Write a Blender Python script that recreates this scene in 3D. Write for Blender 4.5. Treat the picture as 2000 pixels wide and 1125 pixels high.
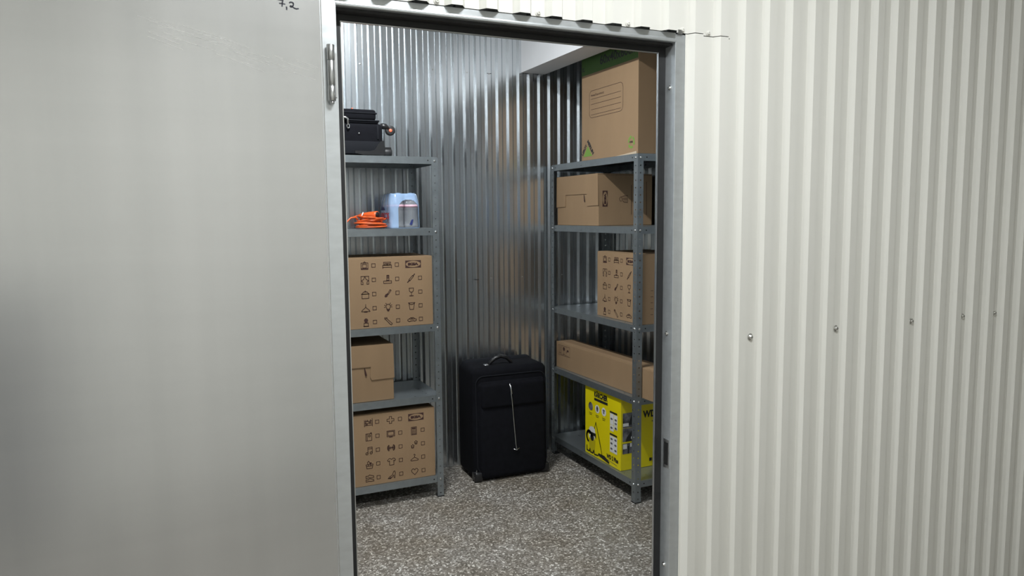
import bpy, bmesh, math, random
from mathutils import Matrix, Vector
random.seed(7)
PI = math.pi
for o in list(bpy.data.objects): bpy.data.objects.remove(o)
S = bpy.context.scene
COL = S.collection

# ------------------------------------------------------------------ camera
CAM = Vector((-1.2834, -1.7126, 1.5055)); YAW, PITCH, ROLL, FPX = math.radians(24.507), math.radians(5.6805), math.radians(-0.5151), 1432.53
fw = Vector((math.sin(YAW)*math.cos(PITCH), math.cos(YAW)*math.cos(PITCH), -math.sin(PITCH)))
rt0 = Vector((math.cos(YAW), -math.sin(YAW), 0)); up0 = rt0.cross(fw)
rt = rt0*math.cos(ROLL) + up0*math.sin(ROLL); up = up0*math.cos(ROLL) - rt0*math.sin(ROLL)
cd = bpy.data.cameras.new('camera'); cam = bpy.data.objects.new('camera', cd); COL.objects.link(cam)
cd.sensor_width = 36; cd.lens = 36*FPX/2000; cd.clip_start = .02
cam.matrix_world = Matrix(((rt.x, up.x, -fw.x, CAM.x), (rt.y, up.y, -fw.y, CAM.y), (rt.z, up.z, -fw.z, CAM.z), (0, 0, 0, 1)))
S.camera = cam

# ------------------------------------------------------------------ world, exposure, lamp strengths
W = bpy.data.worlds.new('world'); S.world = W; W.use_nodes = True
W.node_tree.nodes['Background'].inputs[0].default_value = (.75, .8, .85, 1)
W.node_tree.nodes['Background'].inputs[1].default_value = .03
S.view_settings.view_transform = 'Standard'; S.view_settings.look = 'None'
S.view_settings.exposure = 0.0; S.view_settings.gamma = 1.0; S.view_settings.use_curve_mapping = False
UNIT_LAMP_W, CORR_LAMP_W = 54.0, 41.5
# lamps: (x, y, z, length, along axis, watts); the lamp bodies are built further down
LAMPS = [(-.5, 1.1, 2.86, .60, 'y', UNIT_LAMP_W), (-.55, -1.15, 2.86, .60, 'x', CORR_LAMP_W), (5.2, -1.15, 2.86, .60, 'x', CORR_LAMP_W*.4), (-3.4, -.85, 2.86, .60, 'x', CORR_LAMP_W*1.2)]
def area(x, y, z, L, ax, w, parent):
    l = bpy.data.lights.new('lamp_light', 'AREA'); l.shape = 'RECTANGLE'; l.energy = w; l.color = (.95, .985, 1.0)
    l.size, l.size_y = (L, .07) if ax == 'x' else (.07, L)
    o = bpy.data.objects.new('lamp_light', l); COL.objects.link(o); o.parent = parent; o.location = (0, 0, -.012)

# ------------------------------------------------------------------ materials
MATS = {}
def mat(name, col, rough=.5, metal=0.0, noise=None, bump=None, spec=None, emit=None, trans=None):
    m = bpy.data.materials.new(name); m.use_nodes = True; nt = m.node_tree; b = nt.nodes['Principled BSDF']
    c = (col[0], col[1], col[2], 1)
    b.inputs['Base Color'].default_value = c; b.inputs['Roughness'].default_value = rough; b.inputs['Metallic'].default_value = metal
    if spec is not None: b.inputs['Specular IOR Level'].default_value = spec
    if trans: b.inputs['Transmission Weight'].default_value = trans
    if emit: b.inputs['Emission Color'].default_value = c; b.inputs['Emission Strength'].default_value = emit
    tc = nt.nodes.new('ShaderNodeTexCoord')
    def nz(scale, detail, stretch):
        mp = nt.nodes.new('ShaderNodeMapping'); mp.inputs['Scale'].default_value = stretch; nt.links.new(tc.outputs['Object'], mp.inputs[0])
        n = nt.nodes.new('ShaderNodeTexNoise'); n.inputs['Scale'].default_value = scale; n.inputs['Detail'].default_value = detail
        nt.links.new(mp.outputs[0], n.inputs['Vector']); return n
    if noise:
        sc, amp, st = noise[:3]
        n = nz(sc, 4, st); r = nt.nodes.new('ShaderNodeValToRGB')
        r.color_ramp.elements[0].position = .3; r.color_ramp.elements[1].position = .7
        r.color_ramp.elements[0].color = (col[0]*(1-amp), col[1]*(1-amp), col[2]*(1-amp), 1)
        r.color_ramp.elements[1].color = (min(1, col[0]*(1+amp)), min(1, col[1]*(1+amp)), min(1, col[2]*(1+amp)), 1)
        nt.links.new(n.outputs[0], r.inputs[0]); nt.links.new(r.outputs[0], b.inputs['Base Color'])
        if len(noise) > 3:
            mr = nt.nodes.new('ShaderNodeMapRange'); mr.inputs[1].default_value = .3; mr.inputs[2].default_value = .7
            mr.inputs[3].default_value = rough-noise[3]; mr.inputs[4].default_value = rough+noise[3]
            nt.links.new(n.outputs[0], mr.inputs[0]); nt.links.new(mr.outputs[0], b.inputs['Roughness'])
    if bump:
        sc, stg, st = bump
        n = nz(sc, 3, st); bp = nt.nodes.new('ShaderNodeBump'); bp.inputs['Strength'].default_value = stg; bp.inputs['Distance'].default_value = .002
        nt.links.new(n.outputs[0], bp.inputs['Height']); nt.links.new(bp.outputs[0], b.inputs['Normal'])
    MATS[name] = m; return m
mat('galv_wall', (.66, .69, .71), .235, .97, noise=(3, .04, (1, 1, .12), .02), bump=(4, .02, (1, 1, .2)))
mat('galv_frame', (.66, .69, .71), .36, .72, noise=(60, .05, (.4, 1, 1), .04))
mat('rack_steel', (.29, .32, .335), .32, .75, noise=(25, .08, (1, 1, 1), .05))
mat('cream', (.782, .772, .722), .42, 0, noise=(4, .012, (1, 1, .3)), spec=.4)
mat('beam_paint', (.72, .72, .73), .6, noise=(6, .02, (1, 1, 1)))
mat('ceiling_paint', (.62, .62, .6), .8, noise=(3, .04, (1, 1, 1)))
mat('card', (.275, .178, .097), .75, noise=(9, .05, (1, 1, .25)), bump=(160, .05, (1, .2, .2)))
mat('card_dark', (.22, .14, .075), .8, noise=(9, .05, (1, 1, .25)))
mat('card_pale', (.46, .37, .27), .8)
mat('ink', (.045, .016, .012), .7)
mat('ink_black', (.012, .012, .012), .6)
mat('yellow', (.74, .62, .004), .38, noise=(5, .015, (1, 1, 1)))
mat('yellow_dark', (.50, .42, .01), .4)
mat('white_print', (.68, .68, .66), .5)
mat('grey_print', (.11, .11, .12), .5, noise=(30, .9, (1, 1, 1)))
mat('green_print', (.052, .115, .018), .7)
mat('leaf_green', (.15, .28, .045), .7)
mat('fabric', (.0045, .0048, .007), .9, spec=.15, bump=(420, .25, (1, 1, 1)), noise=(30, .2, (1, 1, 1)))
mat('fabric_side', (.008, .009, .012), .85, spec=.2, bump=(420, .25, (1, 1, 1)))
mat('plastic_black', (.012, .012, .013), .35)
mat('rubber', (.014, .014, .015), .55)
mat('chrome', (.80, .80, .79), .22, 1.0)
mat('zinc', (.62, .63, .64), .3, 1.0, noise=(30, .08, (1, 1, 1)))
mat('orange', (.66, .105, .02), .42)
mat('hub_orange', (.75, .17, .09), .5)
mat('blue_print', (.02, .03, .14), .5)
mat('red_print', (.42, .02, .03), .5)
mat('pink_print', (.62, .40, .48), .5)
mat('lamp_white', (.8, .8, .8), .5)
mat('lamp_glow', (.95, .985, 1.0), .5, emit=14.0)
mat('marker', (.03, .03, .045), .6)
mat('dark_hole', (.01, .01, .01), .9)
mat('reflection_dark', (.045, .047, .055), .5)  # for the added panel that puts a dark patch in the door's reflection

def galv_door():
    m = bpy.data.materials.new('galv_door'); m.use_nodes = True; nt = m.node_tree; b = nt.nodes['Principled BSDF']
    b.inputs['Metallic'].default_value = .72
    tc = nt.nodes.new('ShaderNodeTexCoord')
    def n(scale, st, det=4):
        mp = nt.nodes.new('ShaderNodeMapping'); mp.inputs['Scale'].default_value = st; nt.links.new(tc.outputs['Object'], mp.inputs[0])
        t = nt.nodes.new('ShaderNodeTexNoise'); t.inputs['Scale'].default_value = scale; t.inputs['Detail'].default_value = det
        nt.links.new(mp.outputs[0], t.inputs['Vector']); return t
    v = n(9, (1, 1, .04)); h = n(22, (.05, 1, 1)); f = n(3, (1, 1, .5), 2)
    def mth(op, a, bb):
        q = nt.nodes.new('ShaderNodeMath'); q.operation = op
        for i, s in enumerate((a, bb)):
            if isinstance(s, (int, float)): q.inputs[i].default_value = s
            else: nt.links.new(s, q.inputs[i])
        return q.outputs[0]
    s = mth('ADD', mth('ADD', mth('MULTIPLY', v.outputs[0], .55), mth('MULTIPLY', h.outputs[0], .2)), mth('MULTIPLY', f.outputs[0], .25))
    r = nt.nodes.new('ShaderNodeValToRGB'); r.color_ramp.elements[0].position = .3; r.color_ramp.elements[1].position = .7
    r.color_ramp.elements[0].color = (.545, .55, .545, 1); r.color_ramp.elements[1].color = (.635, .635, .63, 1)
    nt.links.new(s, r.inputs[0]); nt.links.new(r.outputs[0], b.inputs['Base Color'])
    nt.links.new(mth('ADD', mth('MULTIPLY', s, .08), .195), b.inputs['Roughness'])
    MATS['galv_door'] = m
galv_door()

def terrazzo():
    m = bpy.data.materials.new('terrazzo'); m.use_nodes = True; nt = m.node_tree; b = nt.nodes['Principled BSDF']
    tc = nt.nodes.new('ShaderNodeTexCoord')
    nz = nt.nodes.new('ShaderNodeTexNoise'); nz.inputs['Scale'].default_value = 60; nz.inputs['Detail'].default_value = 2
    nt.links.new(tc.outputs['Object'], nz.inputs['Vector'])
    mx = nt.nodes.new('ShaderNodeMixRGB'); mx.inputs[0].default_value = .012
    nt.links.new(tc.outputs['Object'], mx.inputs[1]); nt.links.new(nz.outputs['Color'], mx.inputs[2])
    v = nt.nodes.new('ShaderNodeTexVoronoi'); v.inputs['Scale'].default_value = 125
    e = nt.nodes.new('ShaderNodeTexVoronoi'); e.feature = 'DISTANCE_TO_EDGE'; e.inputs['Scale'].default_value = 125
    for q in (v, e): nt.links.new(mx.outputs[0], q.inputs['Vector'])
    sp = nt.nodes.new('ShaderNodeSeparateColor'); nt.links.new(v.outputs['Color'], sp.inputs[0])
    r = nt.nodes.new('ShaderNodeValToRGB'); r.color_ramp.interpolation = 'CONSTANT'; el = r.color_ramp.elements
    el[0].position = 0; el[0].color = (.11, .099, .084, 1); el[1].position = .25; el[1].color = (.21, .190, .165, 1)
    for p, c in ((.45, (.28, .26, .235, 1)), (.62, (.16, .145, .125, 1)), (.72, (.42, .40, .365, 1)), (.90, (.68, .66, .62, 1))):
        k = el.new(p); k.color = c
    nt.links.new(sp.outputs[0], r.inputs[0])
    er = nt.nodes.new('ShaderNodeValToRGB'); er.color_ramp.elements[0].position = .02; er.color_ramp.elements[1].position = .12
    nt.links.new(e.outputs['Distance'], er.inputs[0])
    m2 = nt.nodes.new('ShaderNodeMixRGB'); m2.inputs[1].default_value = (.16, .145, .125, 1)
    nt.links.new(er.outputs[0], m2.inputs[0]); nt.links.new(r.outputs[0], m2.inputs[2])
    st = nt.nodes.new('ShaderNodeTexNoise'); st.inputs['Scale'].default_value = 3.2; st.inputs['Detail'].default_value = 3
    nt.links.new(tc.outputs['Object'], st.inputs['Vector'])
    sr = nt.nodes.new('ShaderNodeValToRGB'); sr.color_ramp.elements[0].position = .35; sr.color_ramp.elements[1].position = .62
    sr.color_ramp.elements[0].color = (.80, .76, .70, 1); sr.color_ramp.elements[1].color = (1, 1, 1, 1)
    nt.links.new(st.outputs[0], sr.inputs[0])
    m3 = nt.nodes.new('ShaderNodeMixRGB'); m3.blend_type = 'MULTIPLY'; m3.inputs[0].default_value = 1
    nt.links.new(m2.outputs[0], m3.inputs[1]); nt.links.new(sr.outputs[0], m3.inputs[2]); nt.links.new(m3.outputs[0], b.inputs['Base Color'])
    b.inputs['Roughness'].default_value = .45; b.inputs['Specular IOR Level'].default_value = .35
    MATS['terrazzo'] = m
terrazzo()

def mixed(name, col, transp, rough, trans=False):
    """thin clear plastic: part see-through, part glossy coloured"""
    m = bpy.data.materials.new(name); m.use_nodes = True; nt = m.node_tree; b = nt.nodes['Principled BSDF']
    b.inputs['Base Color'].default_value = (*col, 1); b.inputs['Roughness'].default_value = rough; b.inputs['Coat Weight'].default_value = .5
    t = nt.nodes.new('ShaderNodeBsdfTransparent'); mx = nt.nodes.new('ShaderNodeMixShader'); mx.inputs[0].default_value = 1-transp
    nt.links.new(t.outputs[0], mx.inputs[1]); nt.links.new(b.outputs[0], mx.inputs[2])
    nt.links.new(mx.outputs[0], nt.nodes['Material Output'].inputs['Surface']); MATS[name] = m
mixed('film', (.40, .58, .86), .42, .2)
mixed('pet', (.50, .53, .57), .68, .08)

# ------------------------------------------------------------------ helpers
def link(name, me, m, parent=None, smooth=False, loc=None, rot=None):
    o = bpy.data.objects.new(name, me); COL.objects.link(o)
    if m and not me.materials: me.materials.append(MATS[m])
    if parent: o.parent = parent
    if loc: o.location = loc
    if rot: o.rotation_euler = rot
    if smooth:
        for p in me.polygons: p.use_smooth = True
    return o
def tag(o, label, cat, group=None, kind=None):
    o['label'] = label; o['category'] = cat
    if group: o['group'] = group
    if kind: o['kind'] = kind
    return o
def thing(name, label, cat, loc=(0, 0, 0), rz=0, group=None, kind=None):
    o = bpy.data.objects.new(name, None); COL.objects.link(o); o.empty_display_size = .05
    o.location = loc; o.rotation_euler = (0, 0, rz); return tag(o, label, cat, group, kind)
class MB:
    def __init__(s): s.v = []; s.f = []
    def add(s, vs, fs):
        n = len(s.v); s.v += [tuple(p) for p in vs]; s.f += [tuple(i+n for i in f) for f in fs]; return s
    def box(s, x0, x1, y0, y1, z0, z1):
        vs = [(x0, y0, z0), (x1, y0, z0), (x1, y1, z0), (x0, y1, z0), (x0, y0, z1), (x1, y0, z1), (x1, y1, z1), (x0, y1, z1)]
        return s.add(vs, [(0, 3, 2, 1), (4, 5, 6, 7), (0, 1, 5, 4), (1, 2, 6, 5), (2, 3, 7, 6), (3, 0, 4, 7)])
    def tube(s, pts, r, n=8, closed=False, cap=True):
        P = [Vector(p) for p in pts]; N = len(P); R = r if isinstance(r, (list, tuple)) else [r]*N
        vs = []; pu = None
        for i, p in enumerate(P):
            a = P[(i-1) % N] if (closed or i > 0) else p; b = P[(i+1) % N] if (closed or i < N-1) else p
            d = (b-a).normalized()
            if pu is None: pu = d.orthogonal().normalized()
            pu = (pu - d*pu.dot(d)); pu = pu.normalized() if pu.length > 1e-6 else d.orthogonal().normalized()
            w = d.cross(pu)
            vs += [p + (pu*math.cos(2*PI*k/n) + w*math.sin(2*PI*k/n))*R[i] for k in range(n)]
        fs = []
        for i in range(N if closed else N-1):
            j = (i+1) % N
            for k in range(n): fs.append((i*n+k, i*n+(k+1) % n, j*n+(k+1) % n, j*n+k))
        if not closed and cap: fs += [tuple(range(n-1, -1, -1)), tuple((N-1)*n+k for k in range(n))]
        return s.add(vs, fs)
    def lathe(s, prof, n=16, org=(0, 0, 0), ax='z'):
        vs = []; fs = []
        for r, h in prof:
            for k in range(n):
                a = 2*PI*k/n; x, y, z = r*math.cos(a), r*math.sin(a), h
                if ax == 'y': x, y, z = x, h, y
                if ax == 'x': x, y, z = h, x, y
                vs.append((x+org[0], y+org[1], z+org[2]))
        for i in range(len(prof)-1):
            for k in range(n): fs.append((i*n+k, i*n+(k+1) % n, (i+1)*n+(k+1) % n, (i+1)*n+k))
        fs += [tuple(range(n-1, -1, -1)), tuple((len(prof)-1)*n+k for k in range(n))]
        return s.add(vs, fs)
    def prism(s, poly, y0, y1):
        """polygon in xz extruded along y"""
        n = len(poly); vs = [(x, y0, z) for x, z in poly] + [(x, y1, z) for x, z in poly]
        fs = [tuple(range(n)), tuple(range(2*n-1, n-1, -1))] + [(i, i+n, (i+1) % n+n, (i+1) % n) for i in range(n)]
        return s.add(vs, fs)
    def mesh(s, name):
        me = bpy.data.meshes.new(name); me.from_pydata(s.v, [], s.f)
        bm = bmesh.new(); bm.from_mesh(me); bmesh.ops.recalc_face_normals(bm, faces=bm.faces); bm.to_mesh(me); bm.free()
        return me
    def build(s, name, m, parent=None, smooth=False, **k): return link(name, s.mesh(name), m, parent, smooth, **k)
def rbox(name, m, parent, x0, x1, y0, y1, z0, z1, r=.01, seg=3, edit=None, smooth=True):
    bm = bmesh.new(); bmesh.ops.create_cube(bm, size=1)
    for v in bm.verts: v.co = Vector(((x0+x1)/2+v.co.x*(x1-x0), (y0+y1)/2+v.co.y*(y1-y0), (z0+z1)/2+v.co.z*(z1-z0)))
    if r: bmesh.ops.bevel(bm, geom=list(bm.edges)+list(bm.verts), offset=r, segments=seg, profile=.5, affect='EDGES')
    if edit:
        for v in bm.verts: edit(v.co)
    me = bpy.data.meshes.new(name); bm.to_mesh(me); bm.free()
    o = link(name, me, m, parent, smooth)
    return o
_share = {}
def shared(key, fn):
    if key not in _share: _share[key] = fn()
    return _share[key]

# flat print ------------------------------------------------------
_txt = {}
def text2d(s, bold=0.0, shear=0.0):
    k = (s, bold, shear)
    if k not in _txt:
        c = bpy.data.curves.new('t', 'FONT'); c.body = s; c.size = 1; c.offset = bold; c.shear = shear; c.resolution_u = 3
        o = bpy.data.objects.new('t', c); COL.objects.link(o)
        dg = bpy.context.evaluated_depsgraph_get(); me = bpy.data.meshes.new_from_object(o.evaluated_get(dg))
        vs = [(v.co.x, v.co.y) for v in me.vertices]; fs = [tuple(p.vertices) for p in me.polygons]
        bpy.data.objects.remove(o); bpy.data.curves.remove(c); bpy.data.meshes.remove(me)
        x0 = min(v[0] for v in vs); x1 = max(v[0] for v in vs); y0 = min(v[1] for v in vs); y1 = max(v[1] for v in vs)
        _txt[k] = ([((x-x0)/(x1-x0), (y-y0)/(y1-y0)) for x, y in vs], fs, (x1-x0)/(y1-y0))
    return _txt[k]
class Print:
    def __init__(s): s.v = []; s.f = []
    def poly(s, pts):
        n = len(s.v); s.v += list(pts); s.f.append(tuple(range(n, n+len(pts)))); return s
    def rect(s, x0, x1, y0, y1): return s.poly([(x0, y0), (x1, y0), (x1, y1), (x0, y1)])
    def line(s, pts, w=.0026, closed=False):
        P = [Vector(p) for p in pts]
        if closed: P = P + [P[0]]
        for a, b in zip(P, P[1:]):
            d = b-a
            if d.length < 1e-6: continue
            d.normalize(); n = Vector((-d.y, d.x))*w/2; e = d*w*.35
            s.poly([tuple(a-e-n), tuple(b+e-n), tuple(b+e+n), tuple(a-e+n)])
        return s
    def disc(s, x, y, rx, ry=None, n=20):
        ry = ry or rx; return s.poly([(x+rx*math.cos(2*PI*k/n), y+ry*math.sin(2*PI*k/n)) for k in range(n)])
    def text(s, t, x0, x1, y0, y1, bold=0.0, rot=False, ang=None, shear=0.0):
        vs, fs, _ = text2d(t, bold, shear); n = len(s.v)
        if ang is not None:      # x0,y0 = start point, x1 = length, y1 = height
            c, sn = math.cos(ang), math.sin(ang); s.v += [(x0+a*x1*c-b*y1*sn, y0+a*x1*sn+b*y1*c) for a, b in vs]
        elif rot: s.v += [(x1-(b)*(x1-x0), y0+a*(y1-y0)) for a, b in vs]
        else: s.v += [(x0+a*(x1-x0), y0+b*(y1-y0)) for a, b in vs]
        s.f += [tuple(i+n for i in f) for f in fs]; return s
    def pieces(s, gap):
        """groups of polygons that print as one mark (closer than gap)"""
        bb = []
        for f in s.f:
            xs = [s.v[i][0] for i in f]; ys = [s.v[i][1] for i in f]; bb.append((min(xs)-gap/2, max(xs)+gap/2, min(ys)-gap/2, max(ys)+gap/2))
        par = list(range(len(bb)))
        def find(i):
            while par[i] != i: par[i] = par[par[i]]; i = par[i]
            return i
        order = sorted(range(len(bb)), key=lambda i: bb[i][0]); act = []
        for i in order:
            b = bb[i]; act = [j for j in act if bb[j][1] >= b[0]]
            for j in act:
                if bb[j][2] <= b[3] and bb[j][3] >= b[2]: par[find(i)] = find(j)
            act.append(i)
        g = {}
        for i in range(len(bb)): g.setdefault(find(i), []).append(s.f[i])
        return list(g.values())
    def emit(s, name, m, parent, fn, gap):
        for fs in s.pieces(gap):
            ids = sorted({i for f in fs for i in f}); mp = {i: k for k, i in enumerate(ids)}
            me = bpy.data.meshes.new(name); me.from_pydata([fn(*s.v[i]) for i in ids], [], [tuple(mp[i] for i in f) for f in fs]); o = link(name, me, m, parent)
        return o
    def front(s, name, m, parent, eps=.0008, gap=.007): return s.emit(name, m, parent, lambda x, z: (x, -eps, z), gap)
    def side(s, name, m, parent, xw, eps=.0008, gap=.007): return s.emit(name, m, parent, lambda y, z: (xw+eps, y, z), gap)
def arc(cx, cy, rx, ry, a0, a1, n=10):
    return [(cx+rx*math.cos(math.radians(a0+(a1-a0)*k/n)), cy+ry*math.sin(math.radians(a0+(a1-a0)*k/n))) for k in range(n+1)]

# ------------------------------------------------------------------ the setting
H_CEIL = 2.93
YB, XL, XR = 2.345, -1.80, 1.247          # unit: back crest plane, left and right walls
def slab(name, label, cat, b, m):
    return tag(MB().box(*b).build(name, m), label, cat, kind='structure')
slab('floor', 'grey and white speckled terrazzo floor', 'floor', (-6, 6, -2.6, 2.6, -.08, 0), 'terrazzo')
slab('ceiling', 'plain pale ceiling above the corridor and storage unit', 'ceiling', (-6, 6, -2.6, 2.6, H_CEIL, H_CEIL+.08), 'ceiling_paint')

def corr(name, p0, d, n, length, z0, z1, pitch, crest, slope, depth, phase, m, parent=None, thick=.0009):
    """corrugated sheet: runs from p0 along unit d; crest sticks out by depth along n; a crest starts at phase"""
    valley = pitch-crest-2*slope; xs = []
    k = math.floor(-phase/pitch)-1
    while True:
        b = phase+k*pitch
        if b > length+pitch: break
        xs += [(b-slope, 0), (b, depth), (b+crest, depth), (b+crest+slope, 0)]; k += 1
    def at(t):
        for (a, u), (b, w) in zip(xs, xs[1:]):
            if a <= t <= b: return u+(w-u)*(t-a)/max(b-a, 1e-9)
        return 0
    pr = [(0, at(0))]+[q for q in xs if 1e-4 < q[0] < length-1e-4]+[(length, at(length))]
    mb = MB(); vs = []
    for z in (z0, z1): vs += [(p0[0]+d[0]*t+n[0]*h, p0[1]+d[1]*t+n[1]*h, z) for t, h in pr]
    N = len(pr); mb.add(vs, [(i, i+1, i+1+N, i+N) for i in range(N-1)])
    o = mb.build(name, m, parent)
    s = o.modifiers.new('thickness', 'SOLIDIFY'); s.thickness = thick; s.offset = 0
    return o
# inside walls: galvanised corrugated sheet, pitch 69 mm
wb = corr('wall_back', (XL-.05, YB+.0135), (1, 0), (0, -1), XR-XL+.10, 0, H_CEIL, .0690, .022, .0125, .0135, (-.042-.022)-(XL-.05), 'galv_wall')
tag(wb, 'shiny galvanised corrugated steel wall at the back of the unit', 'wall', kind='structure')
wr = corr('wall_right', (XR+.02, YB+.03), (0, -1), (-1, 0), YB-.02, 0, H_CEIL, .0690, .022, .0125, .0135, .03, 'galv_wall')
tag(wr, 'galvanised corrugated steel wall behind the right shelving rack', 'wall', kind='structure')
wl = corr('wall_left', (XL-.02, YB+.03), (0, -1), (1, 0), YB-.02, 0, H_CEIL, .0690, .022, .0125, .0135, .03, 'galv_wall')
tag(wl, 'galvanised corrugated steel side wall hidden behind the open door', 'wall', kind='structure')
slab('wall_corridor', 'plain cream wall on the other side of the corridor', 'wall', (-6, 6, -2.68, -2.6, 0, H_CEIL), 'cream')
slab('wall_end_right', 'plain cream wall closing the right end of the corridor', 'wall', (6, 6.08, -2.6, 0, 0, H_CEIL), 'cream')
slab('wall_end_left', 'plain cream wall closing the left end of the corridor', 'wall', (-6.08, -6, -2.6, 0, 0, H_CEIL), 'cream')

# front wall: cream corrugated sheets, pitch 89.5 mm
FP, FC, FS, FD = .0895, .028, .012, .019
ridge0 = -.738
def fcorr(name, x0, x1, z0, z1, parent=None):
    return corr(name, (x0, -.002), (1, 0), (0, -1), x1-x0, z0, z1, FP, FC, FS, FD, ridge0-FC/2-x0, 'cream', parent)
wf = fcorr('wall_front', .1912, 6.0, 0, H_CEIL)
tag(wf, 'cream painted corrugated metal wall right of the doorway', 'wall', kind='structure')
fcorr('corrugated_sheet', -.975, .192, 2.0045, H_CEIL, wf)
fcorr('corrugated_sheet', .0345, .192, 0, 2.0025, wf)
fcorr('corrugated_sheet', -6.0, -.975, 0, H_CEIL, wf)

def screw_mesh():
    mb = MB(); n = 12
    mb.lathe([(.0088, 0), (.0088, .0012), (.0058, .0016), (.0058, .0045), (.0042, .0062), (.0022, .0064), (.0020, .0035), (.0001, .0034)], n, ax='y')
    mb.v = [(x, -y, z) for x, y, z in mb.v]
    return mb.mesh('screw')
def screws(parent, pts, m='chrome', s=1.0, rz=0):
    me = shared('screw'+m, screw_mesh)
    if not me.materials: me.materials.append(MATS[m])
    for p in pts:
        o = link('screw', me, None, parent, loc=p, rot=(0, 0, rz)); o.scale = (s, s, s)
vx = lambda k: ridge0+FP*(k+.5)
screws(wf, [(vx(k), -.0035, 1.13) for k in (11, 15, 19, 22, 24)], s=1.2)
screws(wf, [(vx(k), -.0035, 2.0125) for k in (0, 3, 6, 8, 9)], m='cream', s=.9)
bx0 = -.042-.022
cx_ = lambda k: bx0+.0690*k+.011
screws(wb, [(cx_(k), YB-.0008, z) for k, z in ((-4, 2.33), (2, 2.33), (7, 2.33), (10, 2.335), (4, 1.125), (7, 1.128), (10, 1.128), (14, 1.13), (5, 2.33))], s=.55)
MB().box(.322, .348, YB-.0016, YB-.0008, 1.122, 1.1255).build('slot', 'dark_hole', wb)
MB().box(.415, .445, YB-.0016, YB-.0008, 2.331, 2.334).build('slot', 'dark_hole', wb)

# galvanised inner lining of the front wall
lin = corr('wall_front_inner', (XL-.05, .095), (1, 0), (0, 1), -.97-XL+.05, 0, H_CEIL, .0690, .022, .0125, .0135, .02, 'galv_wall')
tag(lin, 'galvanised inner lining of the front wall around the doorway', 'wall', kind='structure')
corr('corrugated_sheet', (.045, .095), (1, 0), (0, 1), XR-.025, 0, H_CEIL, .0690, .022, .0125, .0135, .02, 'galv_wall', lin)
corr('corrugated_sheet', (-.97, .095), (1, 0), (0, 1), 1.015, 2.0, H_CEIL, .0690, .022, .0125, .0135, .02, 'galv_wall', lin)
# light grey box beam under the ceiling
bt = MB().box(.640, .797, .125, YB-.001, 2.352, H_CEIL).build('trim_1', 'beam_paint')
tag(bt, 'light grey boxed beam running under the ceiling beside the tall carton', 'beam', kind='structure')

# door frame ------------------------------------------------------
fr = thing('trim_2', 'galvanised steel door frame with black rubber seal around the doorway', 'door frame', (-.466, 0, 0), kind='structure')
ox = .466
XH = -.932   # left inner edge of the frame face
def fpart(name, m, *boxes, bevel=0):
    mb = MB()
    for b in boxes: mb.box(b[0]+ox, b[1]+ox, *b[2:])
    o = mb.build(name, m, fr)
    if bevel:
        q = o.modifiers.new('b', 'BEVEL'); q.width = bevel; q.segments = 2
    return o
fpart('jamb', 'galv_frame', (.003, .040, 0, .0015, 0, 2.0), (.003, .0045, .0015, .078, 0, 1.98), bevel=.0006)
fpart('jamb', 'galv_frame', (-.972, XH, 0, .0015, 0, 2.04), (XH-.0015, XH, .0015, .078, 0, 1.98), bevel=.0006)
# header: face with a forward rolled lower lip
hp = [(0, 1.9790), (-.0022, 1.9805), (-.0030, 1.984), (-.0022, 1.9875), (0, 1.989), (0, 2.0035), (.0015, 2.0035), (.0015, 1.9805), (.078, 1.9805), (.078, 1.979)]
mb = MB(); n = len(hp)
mb.add([(XH+ox, y, z) for y, z in hp]+[(ox+.003, y, z) for y, z in hp], [(i, (i+1) % n, (i+1) % n+n, i+n) for i in range(n)]+[tuple(range(n)), tuple(range(2*n-1, n-1, -1))])
mb.build('header', 'galv_frame', fr)
SY = .045
fpart('seal', 'rubber', (-.0185, .0025, SY, SY+.007, 0, 1.978))
fpart('seal', 'rubber', (XH+.0005, XH+.018, SY, SY+.007, 0, 1.978))
fpart('seal', 'rubber', (XH+.018, -.0185, SY, SY+.007, 1.958, 1.972), (XH+.0005, .0025, .014, SY+.007, 1.972, 1.9785))
fpart('stop_edge', 'zinc', (-.0210, -.0187, SY+.002, SY+.009, 0, 1.958))
fpart('stop_edge', 'zinc', (XH+.0182, XH+.0205, SY+.002, SY+.009, 0, 1.958))
fpart('stop_edge', 'zinc', (XH+.0205, -.0210, SY+.002, SY+.009, 1.9560, 1.9578))
fpart('seal_joint', 'plastic_black', (-.0185, .0022, SY-.0006, SY, .655, .672))
# strike hole in the right reveal, with its rim
fpart('strike_plate', 'zinc', (.0018, .003, .006, .033, .757, .843))
fpart('strike_hole', 'dark_hole', (.0012, .0018, .011, .028, .766, .834))
screws(fr, [(ox+.0028, .024, z) for z in (1.858, 1.158, .456)], rz=-PI/2, s=.8)
screws(fr, [(x+ox, .026, 1.9788) for x in (-.78, -.13)], s=.6)
mb = MB(); mb.box(.007+ox, .022+ox, -.006, 0, 2.0005, 2.012).build('bracket_tab', 'zinc', fr)
# hinge on the left jamb
hx, hy = -.949+ox, -.0105
for z0, z1, r in ((1.855, 1.889, .0088), (1.799, 1.8545, .0084), (1.765, 1.7985, .0088)):
    MB().lathe([(r-.001, z0), (r, z0+.001), (r, z1-.001), (r-.001, z1)], 18, (hx, hy, 0)).build('hinge_knuckle', 'zinc', fr, True)
MB().lathe([(.004, 1.758), (.0055, 1.760), (.0055, 1.765), (.004, 1.765)], 12, (hx, hy, 0)).build('hinge_pin', 'zinc', fr, True)
fpart('hinge_leaf', 'zinc', (-.949, -.9345, -.0035, 0, 1.775, 1.872))

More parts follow.
